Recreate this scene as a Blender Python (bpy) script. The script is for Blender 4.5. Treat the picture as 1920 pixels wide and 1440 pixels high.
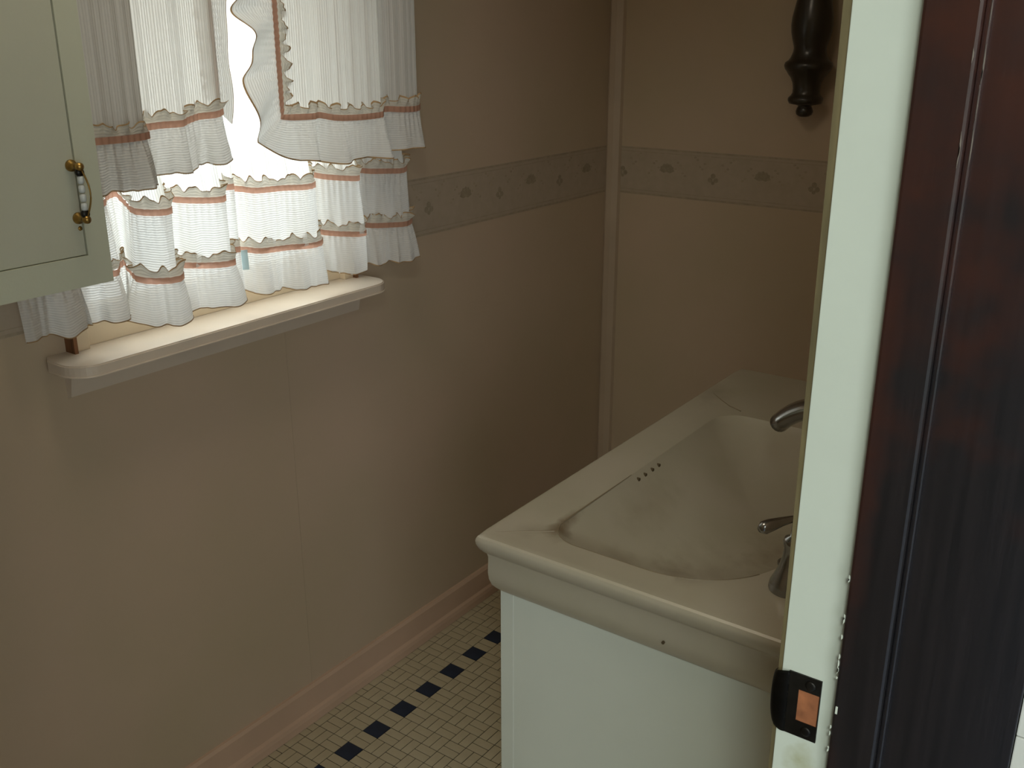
import bpy, bmesh, math, random
from mathutils import Vector, Matrix
random.seed(7)
for o in list(bpy.data.objects): bpy.data.objects.remove(o, do_unlink=True)
scene = bpy.context.scene
COL = scene.collection

# ------------------------------------------------------------------ camera
CAM = Vector((1.491, 0.0, 1.5))
YAW, PITCH, FPX = -0.62291, 0.34028, 1897.0
fwd = Vector((math.sin(YAW)*math.cos(PITCH), math.cos(YAW)*math.cos(PITCH), -math.sin(PITCH)))
rgt = Vector((math.cos(YAW), -math.sin(YAW), 0))
upv = rgt.cross(fwd)
cd = bpy.data.cameras.new('camera'); cam = bpy.data.objects.new('camera', cd); COL.objects.link(cam)
M3 = Matrix((rgt, upv, -fwd)).transposed()
cam.matrix_world = Matrix.Translation(CAM) @ M3.to_4x4()
cd.sensor_fit = 'HORIZONTAL'; cd.sensor_width = 36.0; cd.lens = 36.0*FPX/1920.0; cd.clip_start = 0.01
scene.camera = cam

# ------------------------------------------------------------------ sky, daylight portals, exposure
SKY = 4.8
w = bpy.data.worlds.new('overcast_sky'); scene.world = w; w.use_nodes = True
bg = w.node_tree.nodes['Background']; bg.inputs[0].default_value = (0.93, 0.98, 1.0, 1); bg.inputs[1].default_value = SKY
def portal(name, loc, normal, sx, sy):
    l = bpy.data.lights.new(name, 'AREA'); l.shape = 'RECTANGLE'; l.size = sx; l.size_y = sy; l.cycles.is_portal = True
    o = bpy.data.objects.new(name, l); COL.objects.link(o); o.location = loc
    o.rotation_euler = Vector(normal).to_track_quat('-Z', 'Y').to_euler()
    return o
HALL_X = 3.1
portal('bathroom_window_portal', (-0.06, 1.175, 1.45), (1, 0, 0), 0.62, 0.80)
portal('hall_window_portal', (HALL_X+0.05, -1.35, 1.50), (-1, 0, 0), 1.72, 1.42)
def added_fill_light(name, loc, size, power, colour):
    l = bpy.data.lights.new(name, 'AREA'); l.shape = 'DISK'; l.size = size; l.energy = power; l.color = colour
    o = bpy.data.objects.new(name, l); COL.objects.link(o); o.location = loc
added_fill_light('bathroom_added_fill', (.62, .70, 2.30), .45, 3.3, (1.0, .86, .66))  # added fill, no fixture known here; lifts the room's ambient light
added_fill_light('hall_added_fill', (1.95, -.75, 2.30), .40, 27.0, (.93, 1.0, .93))  # added unseen fill that brightens the jamb from the hall side
vs = scene.view_settings
vs.view_transform = 'Standard'; vs.look = 'None'; vs.gamma = 1.0; vs.use_curve_mapping = False; vs.exposure = 0.0
try: scene.display_settings.display_device = 'sRGB'
except Exception: pass

# ------------------------------------------------------------------ materials
def srgb(r, g, b):
    f = lambda c: ((c/255)/12.92 if c/255 <= .04045 else (((c/255)+.055)/1.055)**2.4)
    return (f(r), f(g), f(b), 1)
def mat(name, col, rough=0.5, metal=0.0, var=0.12, scale=8.0, bump=0.0, bscale=60.0, spec=0.5, coat=0.0, tint=None, stretch=None):
    m = bpy.data.materials.new(name); m.use_nodes = True
    nt = m.node_tree; N = nt.nodes; L = nt.links
    b = N['Principled BSDF']; b.inputs['Roughness'].default_value = rough; b.inputs['Metallic'].default_value = metal
    b.inputs['Specular IOR Level'].default_value = spec; b.inputs['Coat Weight'].default_value = coat
    b.inputs['Coat Roughness'].default_value = 0.15
    tc = N.new('ShaderNodeTexCoord'); src = tc.outputs['Object']
    if stretch:
        mp = N.new('ShaderNodeMapping'); mp.inputs['Scale'].default_value = stretch; L.new(src, mp.inputs['Vector']); src = mp.outputs[0]
    n = N.new('ShaderNodeTexNoise'); n.inputs['Scale'].default_value = scale; n.inputs['Detail'].default_value = 5
    L.new(src, n.inputs['Vector'])
    cr = N.new('ShaderNodeValToRGB'); cr.color_ramp.elements[0].position = .3; cr.color_ramp.elements[1].position = .7
    c = col
    t2 = tint or c
    cr.color_ramp.elements[0].color = (c[0]*(1-var), c[1]*(1-var), c[2]*(1-var), 1)
    cr.color_ramp.elements[1].color = (min(1, t2[0]*(1+var)), min(1, t2[1]*(1+var)), min(1, t2[2]*(1+var)), 1)
    L.new(n.outputs['Fac'], cr.inputs['Fac']); L.new(cr.outputs['Color'], b.inputs['Base Color'])
    if bump > 0:
        n2 = N.new('ShaderNodeTexNoise'); n2.inputs['Scale'].default_value = bscale; n2.inputs['Detail'].default_value = 4
        L.new(src, n2.inputs['Vector'])
        bp = N.new('ShaderNodeBump'); bp.inputs['Strength'].default_value = bump; bp.inputs['Distance'].default_value = 0.002
        L.new(n2.outputs['Fac'], bp.inputs['Height']); L.new(bp.outputs['Normal'], b.inputs['Normal'])
    m['tail'] = cr.name
    return m
def patch(m, spots, colour, obj_noise=40.0):
    """stains and painted-in light with a shape of their own: list of (x,y,z,radius,strength) in world = object space"""
    nt = m.node_tree; N = nt.nodes; L = nt.links
    b = N['Principled BSDF']; cur = N[m['tail']].outputs['Color']
    geo = N.new('ShaderNodeNewGeometry')
    nz = N.new('ShaderNodeTexNoise'); nz.inputs['Scale'].default_value = obj_noise; nz.inputs['Detail'].default_value = 4
    L.new(geo.outputs['Position'], nz.inputs['Vector'])
    for (x, y, z, r, s, sc) in spots:
        mp = N.new('ShaderNodeMapping'); mp.vector_type = 'POINT'
        sub = N.new('ShaderNodeVectorMath'); sub.operation = 'SUBTRACT'; sub.inputs[1].default_value = (x, y, z)
        L.new(geo.outputs['Position'], sub.inputs[0])
        mul = N.new('ShaderNodeVectorMath'); mul.operation = 'MULTIPLY'; mul.inputs[1].default_value = sc
        L.new(sub.outputs[0], mul.inputs[0])
        ln = N.new('ShaderNodeVectorMath'); ln.operation = 'LENGTH'; L.new(mul.outputs[0], ln.inputs[0])
        a = N.new('ShaderNodeMath'); a.operation = 'MULTIPLY_ADD'; a.inputs[1].default_value = r*1.6; 
        L.new(nz.outputs['Fac'], a.inputs[0]); L.new(ln.outputs['Value'], a.inputs[2])
        mr = N.new('ShaderNodeMapRange'); mr.inputs['From Min'].default_value = r*1.9; mr.inputs['From Max'].default_value = r*0.6
        mr.inputs['To Max'].default_value = s; L.new(a.outputs[0], mr.inputs['Value'])
        mx = N.new('ShaderNodeMix'); mx.data_type = 'RGBA'
        L.new(mr.outputs[0], mx.inputs['Factor']); L.new(cur, mx.inputs['A']); mx.inputs['B'].default_value = colour
        cur = mx.outputs['Result']
    L.new(cur, b.inputs['Base Color'])

M = {}
M['wall'] = mat('painted_wall_panel', (0.56, 0.455, 0.315, 1), 0.55, var=.05, scale=2.2, bump=.08, bscale=180, tint=(0.575, 0.445, 0.33, 1), spec=.35)
M['wall_base'] = mat('panel_backing', (0.30, 0.23, 0.15, 1), 0.8)
M['ceil'] = mat('ceiling_paint', (0.70, 0.66, 0.58, 1), 0.8, var=.04)
M['hall'] = mat('hall_paint', (0.66, 0.67, 0.62, 1), 0.7, var=.04, bump=.1)
M['hall_floor'] = mat('hall_carpet', (0.24, 0.29, 0.40, 1), 0.9, var=.2, scale=60, bump=.4)
M['grout'] = mat('dark_grout', (0.018, 0.015, 0.010, 1), 0.9, var=.3, scale=30)
M['tile'] = mat('cream_floor_tile', (0.58, 0.51, 0.345, 1), 0.36, var=.12, scale=14, tint=(0.53, 0.475, 0.335, 1))
M['bluetile'] = mat('navy_floor_tile', (0.012, 0.026, 0.060, 1), 0.3, var=.25, scale=25)
M['base'] = mat('baseboard_paint', (0.62, 0.44, 0.32, 1), 0.45, var=.06, scale=6, bump=.1, bscale=40)
M['trim'] = mat('corner_strip_paint', (0.52, 0.41, 0.30, 1), 0.5, var=.06)
M['sill'] = mat('sill_paint', (0.72, 0.62, 0.51, 1), 0.32, var=.05, scale=10, bump=.06, bscale=50)
M['sash'] = mat('sash_paint', (0.68, 0.55, 0.38, 1), 0.45, var=.05)
M['rawwood'] = mat('bare_brown_wood', (0.20, 0.085, 0.032, 1), 0.6, var=.4, scale=12, stretch=(8, 8, 1))
M['olive'] = mat('bare_olive_edge', (0.15, 0.12, 0.055, 1), 0.6, var=.25, scale=12, stretch=(8, 8, 1))
M['orange'] = mat('raw_orange_wood', (0.34, 0.125, 0.05, 1), 0.7, var=.3, scale=60)
M['cab'] = mat('cabinet_paint', (0.555, 0.575, 0.45, 1), 0.5, var=.04, scale=5, bump=.12, bscale=220)
M['cabdoor'] = mat('cabinet_door_paint', (0.525, 0.535, 0.425, 1), 0.5, var=.04, scale=5, bump=.12, bscale=220)
M['jambw'] = mat('door_jamb_white_paint', (0.66, 0.72, 0.62, 1), 0.45, var=.03, scale=9, bump=.08, bscale=40)
M['darkwood'] = mat('dark_varnished_wood', (0.0105, 0.0095, 0.0110, 1), 0.36, var=.22, scale=5, stretch=(30, 30, 1.2), tint=(0.0135, 0.0110, 0.0120, 1), spec=.55, coat=.25, bump=.05, bscale=20)  # bluish-black base keeps the cool, dim lower reflection in the colour
M['black'] = mat('blackened_iron', (0.020, 0.018, 0.015, 1), 0.4, metal=.6, var=.4, scale=50, bump=.2)
M['vanity'] = mat('vanity_white_laminate', (0.62, 0.66, 0.58, 1), 0.42, var=.03, scale=6)
M['vanin'] = mat('vanity_edge_strip', (0.70, 0.73, 0.66, 1), 0.4, var=.02)
M['marble'] = mat('cream_cultured_marble', (0.44, 0.405, 0.30, 1), 0.28, var=.07, scale=7, tint=(0.425, 0.385, 0.305, 1), coat=.2)
M['chrome'] = mat('tarnished_chrome', (0.33, 0.33, 0.325, 1), 0.2, metal=1.0, var=.15, scale=30)
M['worn'] = mat('worn_pale_edge', (0.20, 0.17, 0.14, 1), .5)
M['brown_mark'] = mat('thin_brown_mark', (0.24, 0.19, 0.12, 1), .5)
M['hole'] = mat('overflow_dark', (0.085, 0.06, 0.028, 1), 0.8)
M['finial'] = mat('dark_turned_wood', (0.028, 0.022, 0.014, 1), 0.28, var=.35, scale=6, stretch=(6, 6, 1), coat=.2)
M['brass'] = mat('aged_brass', (0.38, 0.24, 0.07, 1), 0.35, metal=.9, var=.3, scale=60)
M['porc'] = mat('white_porcelain', (0.62, 0.66, 0.64, 1), 0.2, var=.05)
M['stitch'] = mat('tan_overlock_stitch', (0.42, 0.27, 0.13, 1), 0.8, var=.2, scale=90)
M['border'] = mat('border_paper', (0.49, 0.405, 0.30, 1), 0.6, var=.07, scale=45, tint=(0.475, 0.39, 0.30, 1))
M['bprint'] = mat('border_print_dark', (0.355, 0.295, 0.205, 1), 0.6, var=.12, scale=120)
M['bline'] = mat('border_line_print', (0.425, 0.345, 0.245, 1), 0.6, var=.12, scale=60)
M['glass_frost'] = None
patch(M['marble'], [(0.764, 1.130, 0.795, 0.028, 1.0, (1.5, .9, .2)), (0.757, 1.165, .79, 0.024, .7, (2.2, .5, .2)), (0.735, 1.10, .8, .025, .25, (1, 1, 1)), (0.95, 1.30, .70, .09, .28, (1, 1, .3)), (0.80, 1.35, .75, .05, .22, (1.5, .5, .5)),
                    (0.90, 1.25, 0.72, 0.035, .55, (1, .8, .2)), (0.84, 1.19, .74, .05, .35, (1.2, 1.4, .2)), (1.02, 1.40, .70, .07, .35, (1, 1, .2)), (0.70, 1.80, 0.8, .04, .35, (1, .6, 1)), (1.0, 1.45, .69, .06, .3, (1, 1, .3))], (0.145, 0.095, 0.045, 1))
patch(M['darkwood'], [(1.325, .73, 1.62, 0.22, .85, (3, 1, .55)), (1.385, .735, 1.60, .20, .75, (3, 1, .55)), (1.301, .73, 1.25, .04, .5, (3, 1, .12))], (0.060, 0.0155, 0.0075, 1), 25)  # reddish upper part painted into the wood in place of reflected light
patch(M['jambw'], [(1.272, .735, .895, 0.014, .8, (1, 1, .7)), (1.283, .735, .80, 0.03, .5, (1, 1, .5))], (0.36, 0.36, 0.17, 1), 70)

def fabric(name, col, ribs_axis, trans=0.5, holes=0.10, rib=0.0042):
    m = bpy.data.materials.new(name); m.use_nodes = True
    nt = m.node_tree; N = nt.nodes; L = nt.links
    N.remove(N['Principled BSDF']); out = N['Material Output']
    uv = N.new('ShaderNodeUVMap'); uv.uv_map = 'UVMap'
    sx = N.new('ShaderNodeSeparateXYZ'); L.new(uv.outputs[0], sx.inputs[0])
    ml = N.new('ShaderNodeMath'); ml.operation = 'MULTIPLY'; ml.inputs[1].default_value = 2*math.pi/rib
    L.new(sx.outputs[ribs_axis], ml.inputs[0])
    sn = N.new('ShaderNodeMath'); sn.operation = 'SINE'; L.new(ml.outputs[0], sn.inputs[0])
    mr = N.new('ShaderNodeMapRange'); mr.inputs['From Min'].default_value = -1; mr.inputs['From Max'].default_value = 1
    mr.inputs['To Min'].default_value = 0.62; mr.inputs['To Max'].default_value = 1.0; L.new(sn.outputs[0], mr.inputs['Value'])
    mx = N.new('ShaderNodeMix'); mx.data_type = 'RGBA'; mx.blend_type = 'MULTIPLY'; mx.inputs['Factor'].default_value = 1
    mx.inputs['A'].default_value = col; L.new(mr.outputs[0], mx.inputs['B'])
    d = N.new('ShaderNodeBsdfDiffuse'); t = N.new('ShaderNodeBsdfTranslucent')
    d.inputs[0].default_value = col; L.new(mx.outputs['Result'], t.inputs[0])
    bp = N.new('ShaderNodeBump'); bp.inputs['Strength'].default_value = .5; bp.inputs['Distance'].default_value = .0006
    L.new(sn.outputs[0], bp.inputs['Height']); L.new(bp.outputs[0], d.inputs['Normal'])
    ms = N.new('ShaderNodeMixShader'); ms.inputs[0].default_value = trans
    L.new(d.outputs[0], ms.inputs[1]); L.new(t.outputs[0], ms.inputs[2])
    tr = N.new('ShaderNodeBsdfTransparent')
    h = N.new('ShaderNodeMapRange'); h.inputs['From Min'].default_value = .2; h.inputs['From Max'].default_value = 1
    h.inputs['To Min'].default_value = holes*.35; h.inputs['To Max'].default_value = holes*2.0; L.new(sn.outputs[0], h.inputs['Value'])
    m2 = N.new('ShaderNodeMixShader'); L.new(h.outputs[0], m2.inputs[0]); L.new(ms.outputs[0], m2.inputs[1]); L.new(tr.outputs[0], m2.inputs[2])
    L.new(m2.outputs[0], out.inputs['Surface'])
    return m
M['cloth_v'] = fabric('white_ribbed_cotton', (0.85, 0.83, 0.79, 1), 0, trans=.52, holes=.07)
M['cloth_h'] = fabric('white_ribbed_ruffle', (0.82, 0.81, 0.78, 1), 1, trans=.35, holes=.035)
M['cloth_head'] = fabric('cream_ruffle_header', (0.82, 0.78, 0.69, 1), 1, trans=.48, holes=.05)
M['tagblue'] = fabric('pale_blue_label', (0.80, 0.92, 0.94, 1), 1, trans=.5, holes=.0, rib=.003)
M['ribbon'] = fabric('salmon_ribbon', (0.58, 0.33, 0.235, 1), 1, trans=.42, holes=.01)
def glass():
    m = bpy.data.materials.new('window_glass'); m.use_nodes = True
    N = m.node_tree.nodes; L = m.node_tree.links; N.remove(N['Principled BSDF'])
    t = N.new('ShaderNodeBsdfTransparent'); t.inputs[0].default_value = (.95, .97, .96, 1)
    g = N.new('ShaderNodeBsdfGlossy'); g.inputs['Roughness'].default_value = .02
    tx = N.new('ShaderNodeTexNoise'); tx.inputs['Scale'].default_value = 3
    mr = N.new('ShaderNodeMapRange'); mr.inputs['To Min'].default_value = .04; mr.inputs['To Max'].default_value = .08; L.new(tx.outputs['Fac'], mr.inputs['Value'])
    mx = N.new('ShaderNodeMixShader'); L.new(mr.outputs[0], mx.inputs[0]); L.new(t.outputs[0], mx.inputs[1]); L.new(g.outputs[0], mx.inputs[2])
    L.new(mx.outputs[0], N['Material Output'].inputs['Surface']); return m
M['glass'] = glass()

# ------------------------------------------------------------------ mesh helpers
def link(name, me, m, parent=None, smooth=False):
    o = bpy.data.objects.new(name, me); COL.objects.link(o)
    if m is not None: me.materials.append(m)
    if parent is not None: o.parent = parent
    if smooth:
        for p in me.polygons: p.use_smooth = True
    return o
def from_bm(name, bm, m, parent=None, smooth=False):
    bmesh.ops.recalc_face_normals(bm, faces=bm.faces)
    me = bpy.data.meshes.new(name); bm.to_mesh(me); bm.free()
    return link(name, me, m, parent, smooth)
def empty(name, loc=(0, 0, 0)):
    o = bpy.data.objects.new(name, None); COL.objects.link(o); return o      # parts are written in world coordinates
def bx(bm, x0, x1, y0, y1, z0, z1, bevel=0.0):
    r = bmesh.ops.create_cube(bm, size=1.0)
    vs_ = r['verts']
    for v in vs_:
        v.co = Vector((x0+(v.co.x+.5)*(x1-x0), y0+(v.co.y+.5)*(y1-y0), z0+(v.co.z+.5)*(z1-z0)))
    if bevel > 0:
        es = list({e for v in vs_ for e in v.link_edges})
        bmesh.ops.bevel(bm, geom=es, offset=bevel, segments=2, affect='EDGES', profile=.6)
def box(name, x0, x1, y0, y1, z0, z1, m, parent=None, bevel=0.0):
    bm = bmesh.new(); bx(bm, x0, x1, y0, y1, z0, z1, bevel); return from_bm(name, bm, m, parent)
def boxes(name, lst, m, parent=None, bevel=0.0):
    bm = bmesh.new()
    for l in lst: bx(bm, *l, bevel)
    return from_bm(name, bm, m, parent)
def tube(bm, pts, rad, seg=12, cap=True, flat=None):
    pts = [Vector(p) for p in pts]; n = len(pts)
    rads = rad if isinstance(rad, (list, tuple)) else [rad]*n
    ref = Vector((0, 0, 1)); rings = []
    for i, p in enumerate(pts):
        t = (pts[min(i+1, n-1)]-pts[max(i-1, 0)]).normalized()
        a = t.cross(ref)
        if a.length < 1e-4: a = t.cross(Vector((0, 1, 0)))
        a.normalize(); b = a.cross(t).normalized()
        fa = flat[i] if flat else 1.0
        rings.append([bm.verts.new(p + a*math.cos(2*math.pi*k/seg)*rads[i]*fa + b*math.sin(2*math.pi*k/seg)*rads[i]) for k in range(seg)])
    for i in range(n-1):
        for k in range(seg):
            bm.faces.new((rings[i][k], rings[i][(k+1) % seg], rings[i+1][(k+1) % seg], rings[i+1][k]))
    if cap:
        bm.faces.new(rings[0]); bm.faces.new(rings[-1])
def lathe(bm, prof, cx, cy, seg=32, axis='z', cz=0):
    rings = []
    for r, z in prof:
        ring = []
        for k in range(seg):
            a = 2*math.pi*k/seg
            if axis == 'z': ring.append(bm.verts.new((cx+r*math.cos(a), cy+r*math.sin(a), z)))
            elif axis == 'x': ring.append(bm.verts.new((z, cy+r*math.cos(a), cz+r*math.sin(a))))
            else: ring.append(bm.verts.new((cx+r*math.cos(a), z, cz+r*math.sin(a))))
        rings.append(ring)
    for i in range(len(rings)-1):
        for k in range(seg):
            bm.faces.new((rings[i][k], rings[i][(k+1) % seg], rings[i+1][(k+1) % seg], rings[i+1][k]))
    bm.faces.new(rings[0]); bm.faces.new(rings[-1])
def prism(bm, outline, axis, a0, a1):
    """outline of 2D points extruded along axis"""
    def P(u, v, a): return {'x': (a, u, v), 'y': (u, a, v), 'z': (u, v, a)}[axis]
    A = [bm.verts.new(P(u, v, a0)) for u, v in outline]; B = [bm.verts.new(P(u, v, a1)) for u, v in outline]
    n = len(outline)
    for i in range(n): bm.faces.new((A[i], A[(i+1) % n], B[(i+1) % n], B[i]))
    bm.faces.new(A); bm.faces.new(B)
def struct(o): o['kind'] = 'structure'; return o
def thing(o, label, cat, group=None):
    o['label'] = label; o['category'] = cat
    if group: o['group'] = group
    return o

# ------------------------------------------------------------------ dimensions of the place
XL, XR = -0.014, 1.243        # bathroom faces of the window wall and the door wall
XH = 1.430                    # hall face of the door wall
YB, YN = 2.5735, -0.16        # back wall, near wall
H = 2.35
YJ = 0.735                    # face of the door jamb
WY0, WY1, WZ0, WZ1 = 0.872, 1.482, 0.985, 1.88   # window opening

# ------------------------------------------------------------------ setting
wl = struct(boxes('wall_left', [(XL-.10, XL-.003, YN-.1, WY0, 0, H), (XL-.10, XL-.003, WY1, YB+.1, 0, H),
                                (XL-.10, XL-.003, WY0, WY1, 0, WZ0), (XL-.10, XL-.003, WY0, WY1, WZ1, H)], M['wall_base']))
SEAM = 1.3145
boxes('wall_panel', [(XL-.003, XL, YN, WY0, 0, H), (XL-.003, XL, WY0, SEAM, 0, WZ0), (XL-.003, XL, WY0, SEAM, WZ1, H)], M['wall'], wl)
boxes('wall_panel', [(XL-.003, XL, WY1, YB, 0, H), (XL-.003, XL, SEAM+.0007, WY1, 0, WZ0), (XL-.003, XL, SEAM+.0007, WY1, WZ1, H)], M['wall'], wl)
wb = struct(box('wall_back', XL-.1, XH, YB, YB+.1, 0, H, M['wall']))
DY0 = -0.06
wr = struct(boxes('wall_right', [(XR, XH, YJ+.02, YB, 0, H), (XR, XH, YN-.1, DY0-.02, 0, H), (XR, XH, DY0-.02, YJ+.02, 2.07, H)], M['wall']))
struct(box('wall_near', XL, XR, YN-.1, YN, 0, H, M['wall']))
struct(box('ceiling', XL-.1, HALL_X+.1, -3.1, YB+.1, H, H+.08, M['ceil']))
# hall behind the camera
struct(box('floor_hall', XR, HALL_X, -3.0, YB, -.06, -.002, M['hall_floor']))
struct(boxes('wall_hall', [(HALL_X, HALL_X+.1, -3, -2.2, 0, H), (HALL_X, HALL_X+.1, -.5, YB, 0, H), (HALL_X, HALL_X+.1, -2.2, -.5, 0, .8), (HALL_X, HALL_X+.1, -2.2, -.5, 2.2, H)], M['hall']))
struct(box('wall_hall_end', XR, HALL_X+.1, -3.1, -3.0, 0, H, M['hall']))
struct(box('wall_hall_far', XH, HALL_X+.1, YB, YB+.1, 0, H, M['hall']))
struct(boxes('wall_hall_side', [(XH, XH+.012, YJ+.12, YB, 0, H), (XH, XH+.012, -3.0, DY0-.12, 0, H), (XR, XH, -3.0, YN-.1, 0, H)], M['hall']))

# floor: grout bed with laid tiles
fl = struct(box('floor', XL-.02, XR, YN-.02, YB+.02, -.06, -.0012, M['grout']))
CELL = 0.0451; BX, BY = 0.1360, 1.2720; GAP = 0.0019
def proj(p):
    d = Vector(p)-CAM; z = d.dot(fwd)
    return (960+FPX*d.dot(rgt)/z, 720-FPX*d.dot(upv)/z)
pieces = []
for i in range(-4, 27):
    for j in range(-33, 31):
        cx, cy = BX+i*CELL, BY+j*CELL
        if cx+CELL/2 < -.01 or cx-CELL/2 > XR or cy+CELL/2 < YN or cy-CELL/2 > YB: continue
        if i == 0 and j % 2 == 0: pieces.append(('b', cx, cy)); continue
        if (i+j) % 2 != 0:
            pieces += [('x', cx, cy-CELL/4), ('x', cx, cy+CELL/4)]
        else:
            pieces += [('y', cx-CELL/4, cy), ('y', cx+CELL/4, cy)]
def tile_mesh(name, sx, sy, m, ox=0.0, oy=0.0):
    bm = bmesh.new(); bx(bm, -sx/2+ox, sx/2+ox, -sy/2+oy, sy/2+oy, -.0030, 0, 0)
    bm.normal_update()
    me = bpy.data.meshes.new(name); bm.to_mesh(me); bm.free(); me.materials.append(m); return me
L_, S_ = CELL-GAP, CELL/2-GAP
tm = {'b': tile_mesh('navy_tile', L_, L_, M['bluetile']), 'x': tile_mesh('cream_tile', L_, S_, M['tile']), 'y': tile_mesh('cream_tile', S_, L_, M['tile'])}
vis, rest = [], []
for p in pieces:
    q = proj((p[1], p[2], 0))
    (vis if (q[0] < 950 and q[1] < 1460 and q[0] > 380 and p[1] > -.012 and p[2] < 2.1) else rest).append((p, q))
vis.sort(key=lambda t: (Vector((t[0][1], t[0][2], 0))-CAM).length)
extra = vis[296:]; vis = vis[:296]
for (k, x, y), q in vis:
    o = bpy.data.objects.new('navy_tile' if k == 'b' else 'cream_tile', tm[k]); COL.objects.link(o)
    o.location = (x, y, random.uniform(-.0002, .0002)); o.parent = fl
bm = bmesh.new()
for (k, x, y), q in rest+extra:
    sx, sy = {'b': (L_, L_), 'x': (L_, S_), 'y': (S_, L_)}[k]
    bx(bm, max(x-sx/2, -.012), min(x+sx/2, XR), y-sy/2, y+sy/2, -.003, 0)
o = from_bm('floor_tiling', bm, M['tile'], fl); o['kind'] = 'stuff'
o.data.materials.append(M['bluetile'])
k0 = 0
for idx, ((k, x, y), q) in enumerate(rest+extra):
    if k == 'b':
        for f in range(6): o.data.polygons[idx*6+f].material_index = 1

# baseboards
def baseboard(name, prof, axis, a0, a1):
    bm = bmesh.new(); prism(bm, prof, axis, a0, a1); return bm
bb = struct(empty('baseboard_left'))
o = from_bm('base_board', baseboard('b', [(XL, 0.001), (XL+.010, 0.001), (XL+.010, .084), (XL+.006, .091), (XL, .092)], 'y', YN, YB), M['base'], bb)
o = from_bm('shoe_moulding', baseboard('b', [(XL+.0098, 0.001), (XL+.019, 0.001), (XL+.0185, .018), (XL+.016, .027), (XL+.0098, .032)], 'y', YN, YB), M['base'], bb)
bb2 = struct(empty('baseboard_back'))
from_bm('base_board', baseboard('b', [(YB, 0.001), (YB-.010, 0.001), (YB-.010, .084), (YB-.006, .091), (YB, .092)], 'x', XL+.02, XR), M['base'], bb2)
# corner strip
bm = bmesh.new(); prism(bm, [(XL, YB), (XL, YB-.016), (XL+.006, YB-.020), (XL+.022, YB-.018), (XL+.038, YB-.010), (XL+.042, YB)], 'z', .09, H)
struct(from_bm('trim_1', bm, M['trim'], None))

# wallpaper border, left and back wall
BZ0, BZ1 = 1.046, 1.178
def fan(bm, c, ax, s, off):
    """shell motif in the wall plane"""
    pts = []
    for k in range(13):
        a = math.pi*k/12
        r = s*(1.0+.07*math.cos(k*math.pi))
        pts.append((math.cos(a)*r*1.05, math.sin(a)*r*.95-s*.35))
    pts += [(-s*.45, -s*.62), (0, -s*.50), (s*.45, -s*.62)]
    emit(bm, c, ax, pts, off)
def emit(bm, c, ax, pts, off):
    if ax == 'L': prism(bm, [(c[0]+u, c[1]+v) for u, v in pts], 'x', XL+.0006, XL+off)
    else: prism(bm, [(c[0]+u, c[1]+v) for u, v in pts], 'y', YB-off, YB-.0006)
def trefoil(bm, c, ax, s, off):
    for du, dv, r in ((0, .55, .42), (-.5, -.1, .40), (.5, -.1, .40), (0, -.55, .30)):
        emit(bm, c, ax, [(du*s+r*s*math.cos(k*math.pi/5), dv*s+r*s*math.sin(k*math.pi/5)) for k in range(10)], off)
def border(parent, ax, a0, a1, motifs):
    off = .0006
    x = (XL, XL+off, a0, a1, BZ0, BZ1) if ax == 'L' else (a0, a1, YB-off, YB, BZ0, BZ1)
    bd = box('wallpaper_border', *x, M['border'], parent)
    for z0, z1 in ((BZ1-.005, BZ1-.001), (BZ1-.013, BZ1-.0115), (BZ0+.001, BZ0+.0055), (BZ0+.012, BZ0+.0135)):
        x = (XL+.0004, XL+.0009, a0, a1, z0, z1) if ax == 'L' else (a0, a1, YB-.0009, YB-.0004, z0, z1)
        box('printed_line', *x, M['bline'], bd)
    for a, kind in motifs:
        bm = bmesh.new()
        if kind == 's': fan(bm, (a, 1.126), ax, .021, .0011)
        else: trefoil(bm, (a, 1.106), ax, .017, .0011)
        from_bm('printed_shell' if kind == 's' else 'printed_trefoil', bm, M['bprint'], bd)
        # little scrolls between the motifs
        bm = bmesh.new()
        for sgn in (-1, 1):
            for k in range(5):
                t = k/4; u = a+sgn*(.026+.03*t); v = 1.126+(.018*math.sin(t*5) if kind == 's' else -.016*math.sin(t*5)+.02)
                emit(bm, (u, v), ax, [(.0042*math.cos(q*math.pi/3), .0032*math.sin(q*math.pi/3)) for q in range(6)], .0010)
        from_bm('printed_sprig', bm, M['bline'], bd)
mL = [(1.632+.1365*k, 's' if k % 2 == 0 else 't') for k in range(7)]
border(wl, 'L', 1.505, YB, [(a, k) for a, k in mL if a < YB-.05])
border(wl, 'L', YN, 0.85, [(.813-.1365*k, 't' if k % 2 else 's') for k in range(7)])
border(wb, 'B', XL+.03, XR, [(.034+.1405*k, 't' if k % 2 == 0 else 's') for k in range(9)])

# ------------------------------------------------------------------ window
win = struct(empty('window_1'))
# stool with rounded front corners
SX, SY0, SY1, R = 0.088, 0.806, 1.528, 0.045
out = [(XL, SY0+.012), (XL+.02, SY0)]
for k in range(9):
    a = math.pi*1.5+math.pi/2*k/8; out.append((SX-R+R*math.cos(a), SY0+R+R*math.sin(a)))
for k in range(9):
    a = math.pi/2*k/8; out.append((SX-R+R*math.cos(a), SY1-R+R*math.sin(a)))
out += [(XL+.02, SY1), (XL, SY1-.012)]
bm = bmesh.new(); prism(bm, out, 'z', .981, 1.0)
bm.normal_update()
es = [e for e in bm.edges if abs(e.verts[0].co.z-e.verts[1].co.z) < 1e-6 and min(e.verts[0].co.x, e.verts[1].co.x) > XL+.001]
bmesh.ops.bevel(bm, geom=es, offset=.0022, segments=3, affect='EDGES')
from_bm('window_stool', bm, M['sill'], win)
bm = bmesh.new(); prism(bm, [(XL, .981), (XL+.022, .981), (XL+.022, .965), (XL+.017, .948), (XL+.012, .926), (XL, .922)], 'y', .842, 1.515)
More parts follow.
